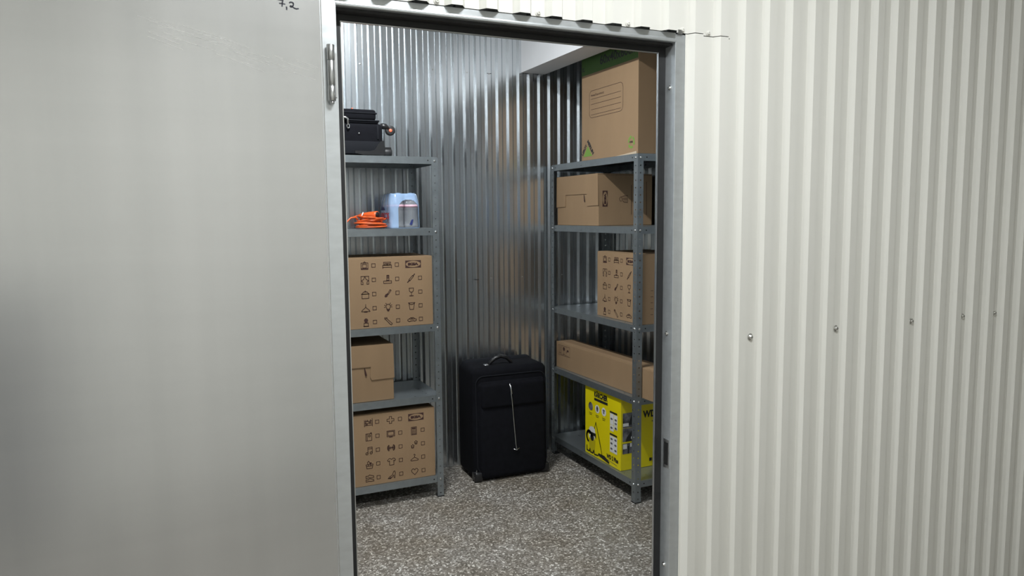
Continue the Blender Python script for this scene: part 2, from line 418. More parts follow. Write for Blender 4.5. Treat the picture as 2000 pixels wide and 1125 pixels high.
# door leaf ------------------------------------------------------
dr = thing('door_1', 'open galvanised sheet steel door swung back beside the doorway', 'door', (-.9725, -.0455, 0), math.radians(4), kind='structure')
DWID, DH0, DH1 = 1.0, .02, 1.992
rbox('face_sheet', 'galv_door', dr, -DWID, 0, 0, .0175, DH0, DH1, r=.0015, seg=2, smooth=False)
MB().box(-.0042, -.0030, -.0005, .001, DH0+.01, DH1-.01).build('folded_seam', 'galv_frame', dr)
P = Print()   # handwriting 7,2
def scr(pts): return [((x-540)/40*.0405-.0915+0.0, 1.963-(y-4)/20*.0172) for x, y in pts]
P.line(scr([(541, 4), (545, 4.3), (550, 5), (549, 9), (548.5, 14), (548, 19)]), .0028); P.line(scr([(543, 12.8), (548, 12.6), (554, 13.2)]), .0026)
P.line(scr([(557, 19.5), (557.4, 22), (557.2, 25.5)]), .0028)
P.line(scr([(563.5, 8.5), (565.5, 7), (568.5, 6.8), (571, 8.2), (571.8, 10.5), (570.8, 14), (568.5, 17.5), (566.5, 18.3), (564.8, 16.8), (566, 15.6), (569, 17), (573, 20), (577, 21.3), (581.5, 20)]), .0028)
P.front('handwritten_number', 'marker', dr, .0004, gap=.02)
P = Print()   # scratches near the hinge side
for _ in range(34):
    x = random.uniform(-.36, -.05); z = 1.905-.045*random.random()-(x+.36)*.20; L = random.uniform(.015, .075)
    P.line([(x, z), (min(x+L, -.012), z-L*random.uniform(.14, .34))], random.uniform(.00025, .0006))
P.front('scratches', 'white_print', dr, .0003, gap=.5)['kind'] = 'stuff'

# opposite side of the corridor: an added dark panel, unseen, that darkens the open door's reflection
od = thing('reflection_darkener', 'added low dark grey panel across the corridor that darkens the door reflection', 'door', (-1.98, -2.6, 0), kind='structure')
MB().box(-.45, .45, 0, .03, .01, 1.16).build('added_panel', 'reflection_dark', od)
MB().box(-.49, -.45, 0, .04, 0, 1.20).build('added_panel_edge', 'galv_frame', od); MB().box(.45, .49, 0, .04, 0, 1.20).build('added_panel_edge', 'galv_frame', od); MB().box(-.45, .45, 0, .04, 1.16, 1.20).build('added_panel_edge', 'galv_frame', od)

# lamps ------------------------------------------------------
LL = ['white batten lamp on the ceiling inside the storage unit', 'white batten lamp on the corridor ceiling in front of the doorway', 'white batten lamp at the far right of the corridor ceiling', 'white batten lamp at the far left of the corridor ceiling']
for (x, y, z, L, ax, w), lab in zip(LAMPS, LL):
    t = thing('ceiling_lamp', lab, 'lamp', (x, y, z), 0, 'batten lamps')
    a, b = (L/2, .045) if ax == 'x' else (.045, L/2)
    MB().box(-a-.01, a+.01, -b-.01 if ax == 'y' else -b, b+.01 if ax == 'y' else b, .0, H_CEIL-z).build('body', 'lamp_white', t)
    MB().box(-a, a, -b, b, -.006, -.0002).build('diffuser', 'lamp_glow', t)
    area(x, y, z, L, ax, w, t)

# ------------------------------------------------------------------ shelving racks
RL, RD, RH, FL = .930, .407, 1.800, .034
LEV = [1.806, 1.441, .938, .558, .118]
LIP = .036
def post_mesh(sx, sy):
    """perforated steel angle: outer corner at origin, flanges along +x*sx and +y*sy"""
    hw, p = .0040, .03670
    us = [-FL, -FL/2-hw, -FL/2+hw, 0, FL/2-hw, FL/2+hw, FL]
    zs = [0]; k = 0
    while .022+k*p+.005 < RH: zs += [.022+k*p-.0032, .022+k*p+.0032]; k += 1
    zs.append(RH)
    vs = []; fs = []
    for z in zs:
        for u in us: vs.append((-u*sx if u < 0 else 0, u*sy if u > 0 else 0, z))
    m = len(us)
    for i in range(len(zs)-1):
        for j in range(m-1):
            if i % 2 == 1 and j in (1, 4): continue
            fs.append((i*m+j, i*m+j+1, (i+1)*m+j+1, (i+1)*m+j))
    me = bpy.data.meshes.new('post'); me.from_pydata(vs, [], fs); return me
def shelf_mesh():
    mb = MB(); a, t = .0025, .0012
    x0, x1, y0, y1 = a, RL-a, a, RD-a
    mb.box(x0, x1, y0, y1, -t, 0)
    mb.box(x0, x1, y0, y0+t, -LIP, -t).box(x0, x1, y1-t, y1, -LIP, -t).box(x0, x0+t, y0+t, y1-t, -LIP, -t).box(x1-t, x1, y0+t, y1-t, -LIP, -t)
    mb.box(x0+t, x1-t, y0+t, y0+.014, -LIP, -LIP+t).box(x0+t, x1-t, y1-.014, y1-t, -LIP, -LIP+t)
    return mb.mesh('shelf')
def bolt_mesh():
    mb = MB(); mb.lathe([(.0062, 0), (.0060, .0022), (.0040, .0042), (.0015, .0048)], 10, ax='y'); mb.v = [(x, -y, z) for x, y, z in mb.v]; return mb.mesh('bolt')
def hole_mesh():
    mb = MB(); mb.lathe([(.0036, 0), (.0036, .0004)], 10, ax='y'); mb.v = [(x, -y, z) for x, y, z in mb.v]; return mb.mesh('lip_hole')
def rack(label, loc, rz):
    t = thing('shelving_rack', label, 'shelving rack', loc, rz, 'metal shelving racks')
    for i, (x, y, sx, sy) in enumerate(((0, 0, 1, 1), (RL, 0, -1, 1), (0, RD, 1, -1), (RL, RD, -1, -1))):
        o = link('post', shared('post%d' % i, lambda: post_mesh(sx, sy)), 'rack_steel' if not i in (9,) else None, t, loc=(x, y, 0))
        q = o.modifiers.new('s', 'SOLIDIFY'); q.thickness = .0016; q.offset = 0
        f = shared('foot%d' % i, lambda: MB().box(min(0, sx*.037)-(.002 if sx > 0 else -.002)*1, max(0, sx*.037)-(.002 if sx > 0 else -.002), min(0, sy*.037)-(.002 if sy > 0 else -.002), max(0, sy*.037)-(.002 if sy > 0 else -.002), .0, .006).mesh('foot_cap'))
        link('foot_cap', f, 'plastic_black', t, loc=(x, y, 0))
    sm = shared('shelf', shelf_mesh); bm_ = shared('bolt', bolt_mesh); hm = shared('hole', hole_mesh)
    for z in LEV:
        link('shelf', sm, 'rack_steel', t, loc=(0, 0, z))
        zb = min(z-.018, RH-.014)
        for x in (FL/2, RL-FL/2):
            link('bolt', bm_, 'chrome', t, loc=(x, -.0008, zb)); link('bolt', bm_, 'chrome', t, loc=(x, RD+.0008, zb), rot=(0, 0, PI))
        for y in (FL/2, RD-FL/2):
            link('bolt', bm_, 'chrome', t, loc=(-.0008, y, zb), rot=(0, 0, -PI/2)); link('bolt', bm_, 'chrome', t, loc=(RL+.0008, y, zb), rot=(0, 0, PI/2))
        for x in (FL+.018, RL-FL-.018): link('lip_hole', hm, 'dark_hole', t, loc=(x, .0025, z-.018))
        link('lip_hole', hm, 'dark_hole', t, loc=(RL-.0025, FL+.022, z-.018), rot=(0, 0, PI/2))
    return t
LX, LY = -.969, 1.9275
RX, RY = .8247, 2.3178
rack('grey perforated steel shelving rack with five shelves along the back wall', (LX, LY, 0), 0)
rack('grey perforated steel shelving rack with five shelves along the right wall', (RX, RY, 0), -PI/2)

# ------------------------------------------------------------------ printed icons of the moving boxes (unit cell -1..1)
def icon(P, name, cx, cz, s=.0205, w=.0030):
    T = lambda pts: [(cx+x*s, cz+z*s) for x, z in pts]
    L = lambda pts, c=False, ww=w: P.line(T(pts), ww, c)
    R = lambda x0, x1, z0, z1: L([(x0, z0), (x1, z0), (x1, z1), (x0, z1)], True)
    D = lambda x, z, r, rz=None: P.disc(cx+x*s, cz+z*s, r*s, (rz or r)*s)
    F = lambda pts: P.poly(T(pts))
    if name == 'frame': R(-.8, .8, -.85, .65); R(-.45, .45, -.5, .35); L([(-.75, -.67), (.75, -.67)], ww=w*1.2); L([(-.3, .66), (0, .95), (.3, .66)])
    elif name == 'bed':
        R(-.85, .85, -.05, .65); L([(-1.05, -.8), (-1.05, -.05), (1.05, -.05), (1.05, -.8)]); L([(-1.05, -.55), (1.05, -.55)]); R(-.6, -.05, .0, .35); R(.05, .6, .0, .35)
    elif name == 'curtain':
        L([(-.95, .9), (.95, .9)]); L([(-.9, .9), (-.9, -.95), (-.45, -.95), (-.5, -.4), (-.85, -.15)]); L([(.9, .9), (.9, -.95), (.45, -.95), (.5, -.4), (.85, -.15)])
        L([(-.85, -.1), (-.3, .2), (0, .85), (.3, .2), (.85, -.1)])
    elif name == 'brush':
        R(-.95, .95, -.95, -.4); R(-.15, .35, -.25, .95); L([(-.4, -.4), (-.15, -.2)]); L([(.35, -.2), (.1, -.35)]); L([(-.1, .5), (.3, .5)]); L([(-.1, .75), (.3, .75)]); L([(-.1, .25), (.3, .25)])
    elif name == 'pin':
        L([(-.55, -.35), (.35, .65), (.6, .42), (-.3, -.6)], True); L([(-.45, -.5), (-.9, -.98)], ww=w*1.7); L([(.5, .55), (.88, .98)], ww=w*1.7)
    elif name == 'pot': R(-.8, .8, -.95, .1); L([(-.95, .1), (.95, .1)]); L([(-.8, .15), (-.4, .6), (.4, .6), (.8, .15)]); D(0, .72, .17)
    elif name == 'spoon':
        F([(-.85, -.75), (-.6, -.95), (-.2, -.85), (.12, -.2), (-.1, 0), (-.6, -.25)]); L([(-.05, -.1), (.55, .85), (.8, .7), (.15, -.25)], True)
    elif name == 'glass': L([(-.55, .95), (-.5, .3), (-.25, .0), (.25, .0), (.5, .3), (.55, .95)], True); L([(0, 0), (0, -.85)]); L([(-.45, -.9), (.45, -.9)], ww=w*1.4)
    elif name == 'lamp': L([(0, 1), (0, .4)]); L([(0, .45), (-.2, .1), (-.8, -.35), (-1, -.7), (1, -.7), (.8, -.35), (.2, .1)], True); L([(-.3, -.78), (.3, -.78)], ww=w*2)
    elif name == 'bulb':
        L(arc(0, .2, .55, .55, -50, 230, 12)); L([(-.35, -.22), (-.3, -.65), (.3, -.65), (.35, -.22)]); L([(-.3, -.45), (.3, -.45)]); L([(-.15, -.85), (.15, -.85)], ww=w*1.8)
        for a in (20, 55, 125, 160, -10, 190): c, q = math.cos(math.radians(a)), math.sin(math.radians(a)); L([(.75*c, .2+.75*q), (.98*c, .2+.98*q)])
    elif name == 'cup': L([(-.7, .75), (-.45, -.85), (.45, -.85), (.7, .75)]); L([(-.85, .75), (.85, .75)]); L(arc(0, .72, .62, .38, 190, 350, 8))
    elif name == 'plant': D(0, .5, .48); R(-.5, .5, -.9, -.12); L([(-.6, -.92), (.6, -.92)], ww=w*1.3); L([(-.3, -.05), (.3, -.05)])
    elif name == 'wrench': L([(-.95, .6), (-.85, .9), (-.6, .6), (-.4, .9), (-.3, .5), (.9, -.65), (.7, -.95), (.5, -.9), (-.55, .25)], True)
    elif name == 'car':
        L([(-1.25, -.2), (-1.1, .1), (-.7, .2), (-.45, .5), (.4, .5), (.8, .15), (1.2, .05), (1.25, -.3), (1.0, -.4), (.75, -.55), (.45, -.35), (-.4, -.4), (-.7, -.6), (-.95, -.45)], True)
        L([(-.65, .15), (-.1, .12), (0, .4), (.1, .12), (.6, .12)])
    elif name == 'shelf':
        L([(-.95, -.9), (-.95, .75)]); L([(.95, -.9), (.95, .95)]); [L([(-.95, z), (.95, z)]) for z in (-.6, -.15, .35)]
        [L([(x, z), (x, z+.32)], ww=w*1.5) for x, z in ((-.6, -.6), (-.3, -.6), (.2, -.15), (.5, -.15), (-.6, .35), (-.2, .35), (.55, .35), (-.65, -.15))]
    elif name == 'plus': L([(-.28, .85), (.28, .85), (.28, .28), (.85, .28), (.85, -.28), (.28, -.28), (.28, -.85), (-.28, -.85), (-.28, -.28), (-.85, -.28), (-.85, .28), (-.28, .28)], True)
    elif name == 'book': R(-.7, .7, -.95, .75); L([(-.4, -.9), (-.4, .75)]); L(arc(.15, .2, .24, .24, 0, 360, 10)); L([(.3, .75), (.6, 1), (.68, .75)])
    elif name == 'tv': R(-.95, .95, -.6, .8); R(-.72, .72, -.35, .58); L([(-.35, -.75), (.35, -.75)], ww=w*1.6)
    elif name == 'calc':
        R(-.65, .65, -.95, .95); F([(-.5, .45), (.5, .45), (.5, .8), (-.5, .8)])
        [P.rect(cx+(x-.13)*s, cx+(x+.13)*s, cz+(z-.1)*s, cz+(z+.1)*s) for x in (-.36, 0, .36) for z in (.2, -.15, -.5, -.78)]
    elif name == 'notes': L([(-.3, -.55), (-.3, .85), (.75, .85), (.75, -.45)]); L([(-.3, .5), (.75, .5)]); L(arc(-.55, -.65, .27, .27, 0, 360, 9)); L(arc(.48, -.55, .27, .27, 0, 360, 9))
    elif name == 'dumbbell':
        L(arc(-.55, 0, .35, .7, 90, 270, 8)+[(-.5, -.6), (-.5, .6)], True); L(arc(.55, 0, .35, .7, -90, 90, 8)+[(.5, .6), (.5, -.6)], True); L([(-.5, 0), (.5, 0)], ww=w*1.6); L([(-.25, -.35), (-.25, .35)]); L([(.25, -.35), (.25, .35)]); L([(-.72, -.45), (-.72, .45)], ww=w*1.5); L([(.72, -.45), (.72, .45)], ww=w*1.5)
    elif name == 'flowers':
        for x, z in ((.45, .45), (-.4, -.45)):
            for a in range(0, 360, 72): D(x+.3*math.cos(math.radians(a+18)), z+.12+.3*math.sin(math.radians(a+18)), .14)
            L([(x-.3, z), (x-.2, z-.4), (x+.2, z-.4), (x+.3, z)])
    elif name == 'basket':
        L([(-.85, .05), (-.65, -.95), (.65, -.95), (.85, .05)], True); L([(-.78, -.35), (.78, -.35)]); L([(-.4, .1), (-.5, .6), (-.2, .9), (.0, .5), (.1, .15)]); D(.3, .35, .2); L([(-.3, -.35), (-.25, .0)]); L([(.3, -.35), (.25, .0)])
    elif name == 'shirt': L([(-.35, .75), (-.6, .75), (-1, .35), (-.8, .02), (-.5, .2), (-.5, -.9), (.55, -.9), (.55, .2), (.85, .02), (1, .35), (.65, .75), (.4, .75), (.02, .5)], True)
    elif name == 'hanger': L([(-.2, .75), (0, .95), (.18, .75), (0, .5), (0, .2)]); L([(0, .2), (-.95, -.4), (-.85, -.65), (.85, -.65), (.95, -.4)], True)
    elif name == 'shoes':
        for dz in (.45, -.45): L([(-.95, .25+dz), (-.4, .2+dz), (-.1, .45+dz), (.9, .1+dz), (.95, -.25+dz), (.2, -.3+dz), (-.2, -.2+dz), (-.95, -.3+dz)], True)
    elif name == 'heel': L([(-.95, -.75), (-.5, -.3), (.1, -.05), (.45, .85), (.75, .95), (.85, .4), (.75, -.75), (.55, -.75), (.5, .0), (.1, -.5), (-.4, -.85)], True); F([(-.9, -.8), (-.4, -.85), (0, -.5), (-.3, -.45)])
    elif name == 'heart': L([(0, -.8), (-.7, -.1), (-.85, .35), (-.6, .7), (-.25, .72), (0, .4), (.25, .72), (.6, .7), (.85, .35), (.7, -.1)], True)
SETA = ['frame', 'bed', None, 'curtain', 'brush', 'pin', 'pot', 'spoon', 'glass', 'lamp', 'bulb', 'cup', 'plant', 'wrench', 'car']
SETB = ['shelf', 'plus', None, 'book', 'tv', 'calc', 'notes', 'dumbbell', 'flowers', 'basket', 'shirt', 'hanger', 'shoes', 'heel', 'heart']
def carton_shell(t, w, d, h, m='card', r=.002, name='carton'):
    """folded board box: body, top flaps with their centre joint"""
    o = rbox(name, m, t, 0, w, 0, d, 0, h-.004, r=r, seg=2, smooth=False)
    g = .0012
    for a, b in ((.001, d/2-g), (d/2+g, d-.001)): MB().box(.001, w-.001, a, b, h-.0035, h).build('top_flap', m, t)
    return o
def ikea_logo(t, x0, x1, z0, z1, put, rot=False):
    a = Print().rect(x0, x1, z0, z1); put(a, 'logo_plate', 'ink', .0008)
    cx, cz = (x0+x1)/2, (z0+z1)/2
    b = Print().disc(cx, cz, (x1-x0)*.465, (z1-z0)*.43, 28); put(b, 'logo_oval', 'card', .0013)
    if rot: c = Print().text('IKEA', cx-(x1-x0)*.19, cx+(x1-x0)*.19, cz-(z1-z0)*.34, cz+(z1-z0)*.34, .09, rot=True)
    else: c = Print().text('IKEA', cx-(x1-x0)*.34, cx+(x1-x0)*.34, cz-(z1-z0)*.19, cz+(z1-z0)*.19, .09)
    put(c, 'logo_letters', 'ink', .0018)
def moving_box(label, loc, rz, h, icons, rows, w=.437, d=.325):
    t = thing('moving_box', label, 'box', loc, rz, 'cardboard moving boxes with icons')
    carton_shell(t, w, d, h)
    P = Print(); s = h/.362
    xs = [(.081, .1265), (.197, .2475), (.3215, .3695)]
    for i, nm in enumerate(icons):
        r, c = divmod(i, 3); z = rows[r]
        if nm: icon(P, nm, xs[c][0], z, .0215 if nm != 'car' else .019)
        else: continue
        P.line([(xs[c][1]-.009, z-.009), (xs[c][1]+.009, z-.009), (xs[c][1]+.009, z+.009), (xs[c][1]-.009, z+.009)], .0026, True)
    P.front('icon_print', 'ink', t)
    ikea_logo(t, .292, .376, rows[0]-.019, rows[0]+.019, lambda q, n, m, e: q.front(n, m, t, e))
    return t
ROWA = [.320, .247, .175, .103, .032]
moving_box('moving box printed with household icons on the back rack above the plain carton', (-.512, 1.9415, .9385), 0, .360, SETA, ROWA)
ROWB = [.333, .259, .185, .112, .038]
t5 = moving_box('moving box printed with clothing and music icons on the lowest shelf of the back rack', (-.5155, 1.9415, .1185), 0, .374, SETB, ROWB)
t3 = moving_box('moving box printed with household icons on the right rack behind the near post', (.8635, 1.836, .9385), -PI/2, .362, SETA, ROWA, w=.440)
P = Print()
for k in range(5): P.line([(.052, .05+k*.031), (.066, .05+k*.031)], .0022)
P.side('tick_print', 'ink', t3, .440)

# boxes with a tucked lid
def lid_box(label, loc, rz, w, d, h, logo=False, legs=(.22, .24)):
    t = thing('lidded_carton', label, 'box', loc, rz, 'cardboard boxes with tuck-in lids')
    rbox('carton', 'card', t, 0, w, .004, d, 0, h-.006, r=.003, seg=2, smooth=False)
    a, b = w*legs[0], w*(1-legs[1]); zl, zc, o = h*.37, h*.62, .004
    y0 = 0
    MB().prism([(-.004, zl), (a, zl+.002), (a+.004, zc-.03), (a+.004, zc), (b-.004, zc), (b-.008, zl+.02), (b, zl+.004), (w+.003, zl+.006), (w, h), (0, h)], y0, .0036).build('lid_flap', 'card', t)
    rbox('lid', 'card', t, 0, w, 0.001, d, h-.0055, h, r=.0015, seg=2, smooth=False)
    MB().prism([(b-.038, zc-.004), (b-.034, zc-.004), (b-.024, zc-.042), (b-.030, zc-.046), (b-.034, zc-.040)], -.0006, .0).build('lid_slit', 'ink', t)
    if logo:
        ikea_logo(t, .031, .064, .106, .194, lambda q, n, m, e: q.side(n, m, t, w, e), rot=True)
        P = Print(); P.line([(.156, .160), (.172, .166), (.195, .168), (.195, .128), (.172, .130), (.160, .140)], .0024, True)
        P.line([(.172, .166), (.172, .130)], .002); P.line([(.184, .168), (.184, .128)], .002); P.line([(.158, .148), (.195, .148)], .002); P.line(arc(.152, .148, .010, .012, 60, 300, 8), .0022)
        P.line([(.221, .225), (.221, .062)], .0028); P.line([(.322, .245), (.324, .058)], .0028)
        P.side('handle_print', 'ink', t, w)
    return t
lid_box('lidded carton with upright logo on the right rack below the tall green-banded carton', (.8430, 2.279, 1.4415), -PI/2, .478, .362, .289, logo=True)
lid_box('plain lidded carton between the two icon boxes on the back rack', (-.775, 1.9430, .5585), 0, .481, .36, .293)

# tall DIY-store carton on top of the right rack
t = thing('tall_carton', 'tall carton with green 60x40x60cm band on top of the right rack', 'box', (.8400, 1.972, 1.8065), -PI/2)
w, d, h = .560, .385, .585
rbox('carton', 'card', t, 0, w, 0, d, 0, h-.004, r=.003, seg=2, smooth=False)
for a, b in ((.001, d/2-.001), (d/2+.001, d-.001)): MB().box(.001, w-.001, a, b, h-.0035, h).build('top_flap', 'green_print', t)
Print().rect(.0015, w-.0015, .470, h-.006).front('green_band', 'green_print', t, .0006)
P = Print().text('60x40x60cm', .198, .548, .500, .548, .02); P.text('XL', .008, .034, .492, .514, .03)
P.front('size_lettering', 'ink_black', t, .0011)
P = Print(); x0, x1, z0, z1, r = .086, .424, .230, .376, .028
P.line(arc(x1-r, z1-r, r, r, 0, 90, 6)+arc(x0+r, z1-r, r, r, 90, 180, 6)+arc(x0+r, z0+r, r, r, 180, 270, 6)+arc(x1-r, z0+r, r, r, 270, 360, 6), .0022, True)
for k in range(4): P.line([(.105, .331-k*.0285), (.404, .331-k*.0285)], .0020)
P.text('Notes/Σημειώσεις:', .104, .240, .343, .357, .02)
P.front('note_panel', 'ink', t, .0006)
P = Print().poly([(.022, .022), (.118, .022), (.070, .080)]); P.front('logo_triangle', 'leaf_green', t, .0006)
P = Print().text('LEROY', .0165, .074, .027, .020, .06, ang=math.radians(50)); P.front('logo_lettering', 'ink_black', t, .0006, gap=.01)
P = Print().text('MERLIN', .0605, .098, .103, .020, .06, ang=math.radians(-51)); P.front('logo_lettering', 'ink_black', t, .0007, gap=.01)
P = Print(); cx, cz = .503, .062
for a0 in (105, 225, 345):
    P.poly(arc(cx, cz, .030, .032, a0, a0+78, 6)+arc(cx, cz, .019, .021, a0+78, a0, 6))
    q = math.radians(a0-22); c_, s_ = math.cos(math.radians(a0)), math.sin(math.radians(a0))
    P.poly([(cx+.037*c_, cz+.039*s_), (cx+.013*c_, cz+.015*s_), (cx+.026*math.cos(q), cz+.028*math.sin(q))])
P.front('recycling_mark', 'leaf_green', t, .0006)
Print().text('100%', .488, .518, .058, .068, .02).front('recycling_lettering', 'ink_black', t, .0012)
MB().prism([(.355, .0008), (.555, .0008), (.555, .0135), (.47, .0075)], -.0045, -.0008).build('loose_flap_edge', 'card_pale', t)

# long narrow carton
t = thing('long_carton', 'long narrow carton lying on the right rack above the yellow box', 'box', (.8480, 2.300, .5585), -PI/2+math.radians(1.0))
w, d, h = 1.075, .125, .160
rbox('carton', 'card', t, 0, w, 0, d, 0, h-.003, r=.002, seg=2, smooth=False)
for a, b in ((.001, d/2-.001), (d/2+.001, d-.001)): MB().box(.001, w-.001, a, b, h-.0028, h).build('top_flap', 'card', t)
MB().box(.0, w*.99, d/2-.022, d/2+.022, h, h+.0004).build('packing_tape', 'card_dark', t)
P = Print(); P.line([(.028, .082), (.168, .082), (.168, .143), (.028, .143)], .0018, True); P.line([(.072, .082), (.072, .143)], .0018); P.line([(.120, .082), (.120, .143)], .0018)
P.line([(.042, .095), (.042, .135)], .003); P.line([(.058, .095), (.058, .135)], .003); P.line([(.038, .095), (.062, .095)], .003)
P.disc(.096, .125, .012); P.line([(.096, .115), (.096, .092)], .003); P.line([(.088, .092), (.104, .092)], .003)
P.disc(.143, .118, .011, .007); P.line([(.132, .118), (.128, .104)], .003); P.line([(.04, .088), (.155, .088)], .0012)
P.front('handling_symbols', 'ink', t)

# yellow vacuum cleaner box
t = thing('vacuum_box', 'bright yellow vacuum cleaner carton on the lowest shelf of the right rack', 'box', (.8420, 1.932, .1190), -PI/2)
w, d, h = .377, .345, .400
rbox('carton', 'yellow', t, 0, w, 0, d, 0, h-.003, r=.002, seg=2, smooth=False)
for a, b in ((.001, d/2-.001), (d/2+.001, d-.001)): MB().box(.001, w-.001, a, b, h-.0028, h).build('top_flap', 'yellow', t)
B = Print(); B.text('KÄRCHER', .103, .246, .351, .390, .06); B.rect(.103, .246, .331, .346); B.text('WD 2 Plus', .236, .356, .034, .060, .05)
for i, x in enumerate((.064, .136, .206)): B.rect(x-.018, x+.018, .247, .250); B.rect(x-.014, x+.014, .238, .241)
for z in (.300, .176): B.rect(.269, .343, z, z+.010)
B.line([(.105, .165), (.120, .205), (.190, .030)], .0045); B.line([(.120, .205), (.165, .10), (.190, .030)], .0055)
B.poly([(.145, .020), (.262, .004), (.266, .016), (.215, .036), (.150, .034)])
B.poly([(.028, .135), (.120, .138), (.126, .105), (.112, .120), (.040, .122)])
B.line(arc(.048, .105, .028, .032, 20, 250, 12), .014)
B.line([(.022, .045), (.022, .018), (.050, .018), (.056, .034), (.062, .016), (.090, .016), (.098, .034), (.108, .014), (.145, .018)], .008)
B.disc(.080, .106, .020); B.front('black_print', 'ink_black', t, .0012)
G = Print()
for i, x in enumerate((.136, .206)): G.disc(x, .286, .024)
G.poly([(.040, .138), (.115, .138), (.108, .162), (.085, .172), (.055, .165)])
G.rect(.271, .308, .236, .298); G.rect(.311, .346, .236, .296); G.rect(.271, .308, .200, .234); G.rect(.311, .346, .216, .234); G.rect(.271, .344, .080, .172)
G.poly([(.040, .118), (.112, .118), (.104, .098), (.050, .098)])
G.front('white_print', 'white_print', t, .0009)
K = Print(); K.disc(.064, .287, .024); K.disc(.136, .287, .010, .017); K.disc(.206, .282, .008); K.disc(.206, .294, .012, .006)
for x, z in ((.288, .268), (.330, .270), (.330, .250), (.288, .218), (.330, .224), (.288, .155), (.328, .157), (.288, .130), (.328, .128), (.288, .100), (.328, .098)): K.disc(x, z, .011, .006)
K.line([(.245, .026), (.345, .020)], .0022); K.front('small_print', 'grey_print', t, .0016)
Y2 = Print(); Y2.poly([(.042, .096), (.116, .096), (.108, .022), (.052, .022)]); Y2.front('drum_print', 'yellow_dark', t, .0009)
E = Print(); E.rect(.012, .10, .236, .318); E.rect(.012, .10, .160, .234); E.rect(.012, .10, .092, .150); E.side('photo_print', 'grey_print', t, w, .0008)
E = Print(); E.poly([(.03, .160), (.10, .160), (.10, .205), (.075, .225), (.055, .200), (.04, .185)]); E.poly([(.05, .250), (.09, .250), (.095, .300), (.07, .312), (.06, .28)]); E.poly([(.045, .092), (.055, .092), (.055, .135), (.045, .135)]); E.poly([(.07, .092), (.09, .092), (.085, .125)]); E.side('photo_shapes', 'ink_black', t, w, .0012)
E = Print(); E.rect(.014, .05, .245, .262); E.rect(.015, .04, .120, .146); E.rect(.06, .08, .128, .148); E.disc(.075, .178, .010); E.side('photo_lights', 'white_print', t, w, .0016)
E = Print(); E.text('WD 2', .142, .262, .278, .318, .04); E.rect(.10, .33, .363, .372); E.rect(.186, .203, .030, .048); E.rect(.207, .212, .030, .048); E.rect(.216, .234, .030, .048)
for k in range(6): E.rect(.212, .250, .160+k*.011, .164+k*.011)
E.rect(.200, .28, .252, .256); E.text('KÄRCHER', .225, .33, .335, .358, .04); E.side('side_lettering', 'ink_black', t, w, .0012)

# ------------------------------------------------------------------ things on the back rack
# cabin suitcase lying on its back
t = thing('cabin_suitcase', 'small black cabin suitcase lying on the top shelf of the back rack', 'suitcase', (-.865, 1.952, 1.8065), 0, 'black suitcases')
w, d = .550, .350
def swell(c): c.y += 0; c.x += .004*math.sin(c.z*20)
rbox('shell', 'fabric', t, 0, w, 0, d, .004, .160, r=.022, seg=4)
rbox('lower_panel', 'fabric_side', t, .004, w-.006, -.003, .03, .008, .070, r=.003, seg=2)
rbox('expander', 'fabric', t, .02, w-.020, .006, d-.006, .158, .176, r=.006, seg=3)
rbox('zip_ledge', 'fabric_side', t, .012, w-.016, .002, d-.002, .168, .176, r=.003, seg=2)
rbox('front_pocket', 'fabric', t, .03, w-.030, .010, d-.010, .174, .2285, r=.014, seg=4)
rbox('pocket_piping', 'fabric_side', t, .026, w-.026, .007, d-.007, .206, .213, r=.003, seg=2)
MB().prism([(w-.145, .010), (w-.145, .022), (w-.07, .022), (w-.045, .030), (w-.030, .055), (w-.014, .072), (w+.002, .075), (w+.002, .004), (w-.1, .004)], -.008, .03).build('corner_guard', 'plastic_black', t)
rbox('side_piping', 'fabric_side', t, w-.032, w-.022, -.004, .02, .08, .15, r=.003, seg=2)
MB().lathe([(.0005, -.004), (.0045, -.003), (.0045, 0)], 14, (.428, -.001, .108), 'y').build('stud', 'chrome', t, True)
MB().tube([(.340, -.006, .182), (.362, -.008, .183), (.372, -.009, .176), (.374, -.009, .150)], .0058, 8).build('zip_pull', 'chrome', t, True)
MB().tube([(.374+.006*math.cos(a), -.009, .140+.010*math.sin(a)) for a in [k*PI/6 for k in range(12)]], .003, 6, True).build('zip_ring', 'chrome', t, True)
rbox('tag_strip', 'hub_orange', t, .398, .404, .010, .03, .226, .232, r=.001, seg=1)
for wy in (.030, d-.030):
    # upper caster seen from the side, lower caster turned sideways
    MB().tube([(w-.006, wy, .150), (w+.018, wy, .150), (w+.036, wy, .138)], [.016, .015, .012], 12).build('caster_fork', 'plastic_black', t, True)
    c = MB().lathe([(.016, -.010), (.0245, -.009), (.0255, 0), (.0245, .009), (.016, .010)], 24, (w+.044, wy, .130), 'y').build('wheel', 'rubber', t, True)
    MB().lathe([(.0075, -.0125), (.0085, -.0115), (.0085, -.009)], 16, (w+.044, wy, .130), 'y').build('wheel_hub', 'hub_orange', c, True)
    MB().box(w-.004, w+.012, wy-.018, wy+.018, .008, .040).build('caster_fork', 'plastic_black', t)
    for zz in (.010, .026):
        MB().lathe([(.017, w+.008), (.020, w+.012), (.020, w+.044), (.017, w+.048)], 18, (0, wy, .0205 if zz < .02 else .0205), 'x').build('wheel', 'rubber', t, True) if zz < .02 else \
        MB().box(w+.008, w+.044, wy-.014, wy+.014, .034, .045).build('wheel_guard', 'plastic_black', t)

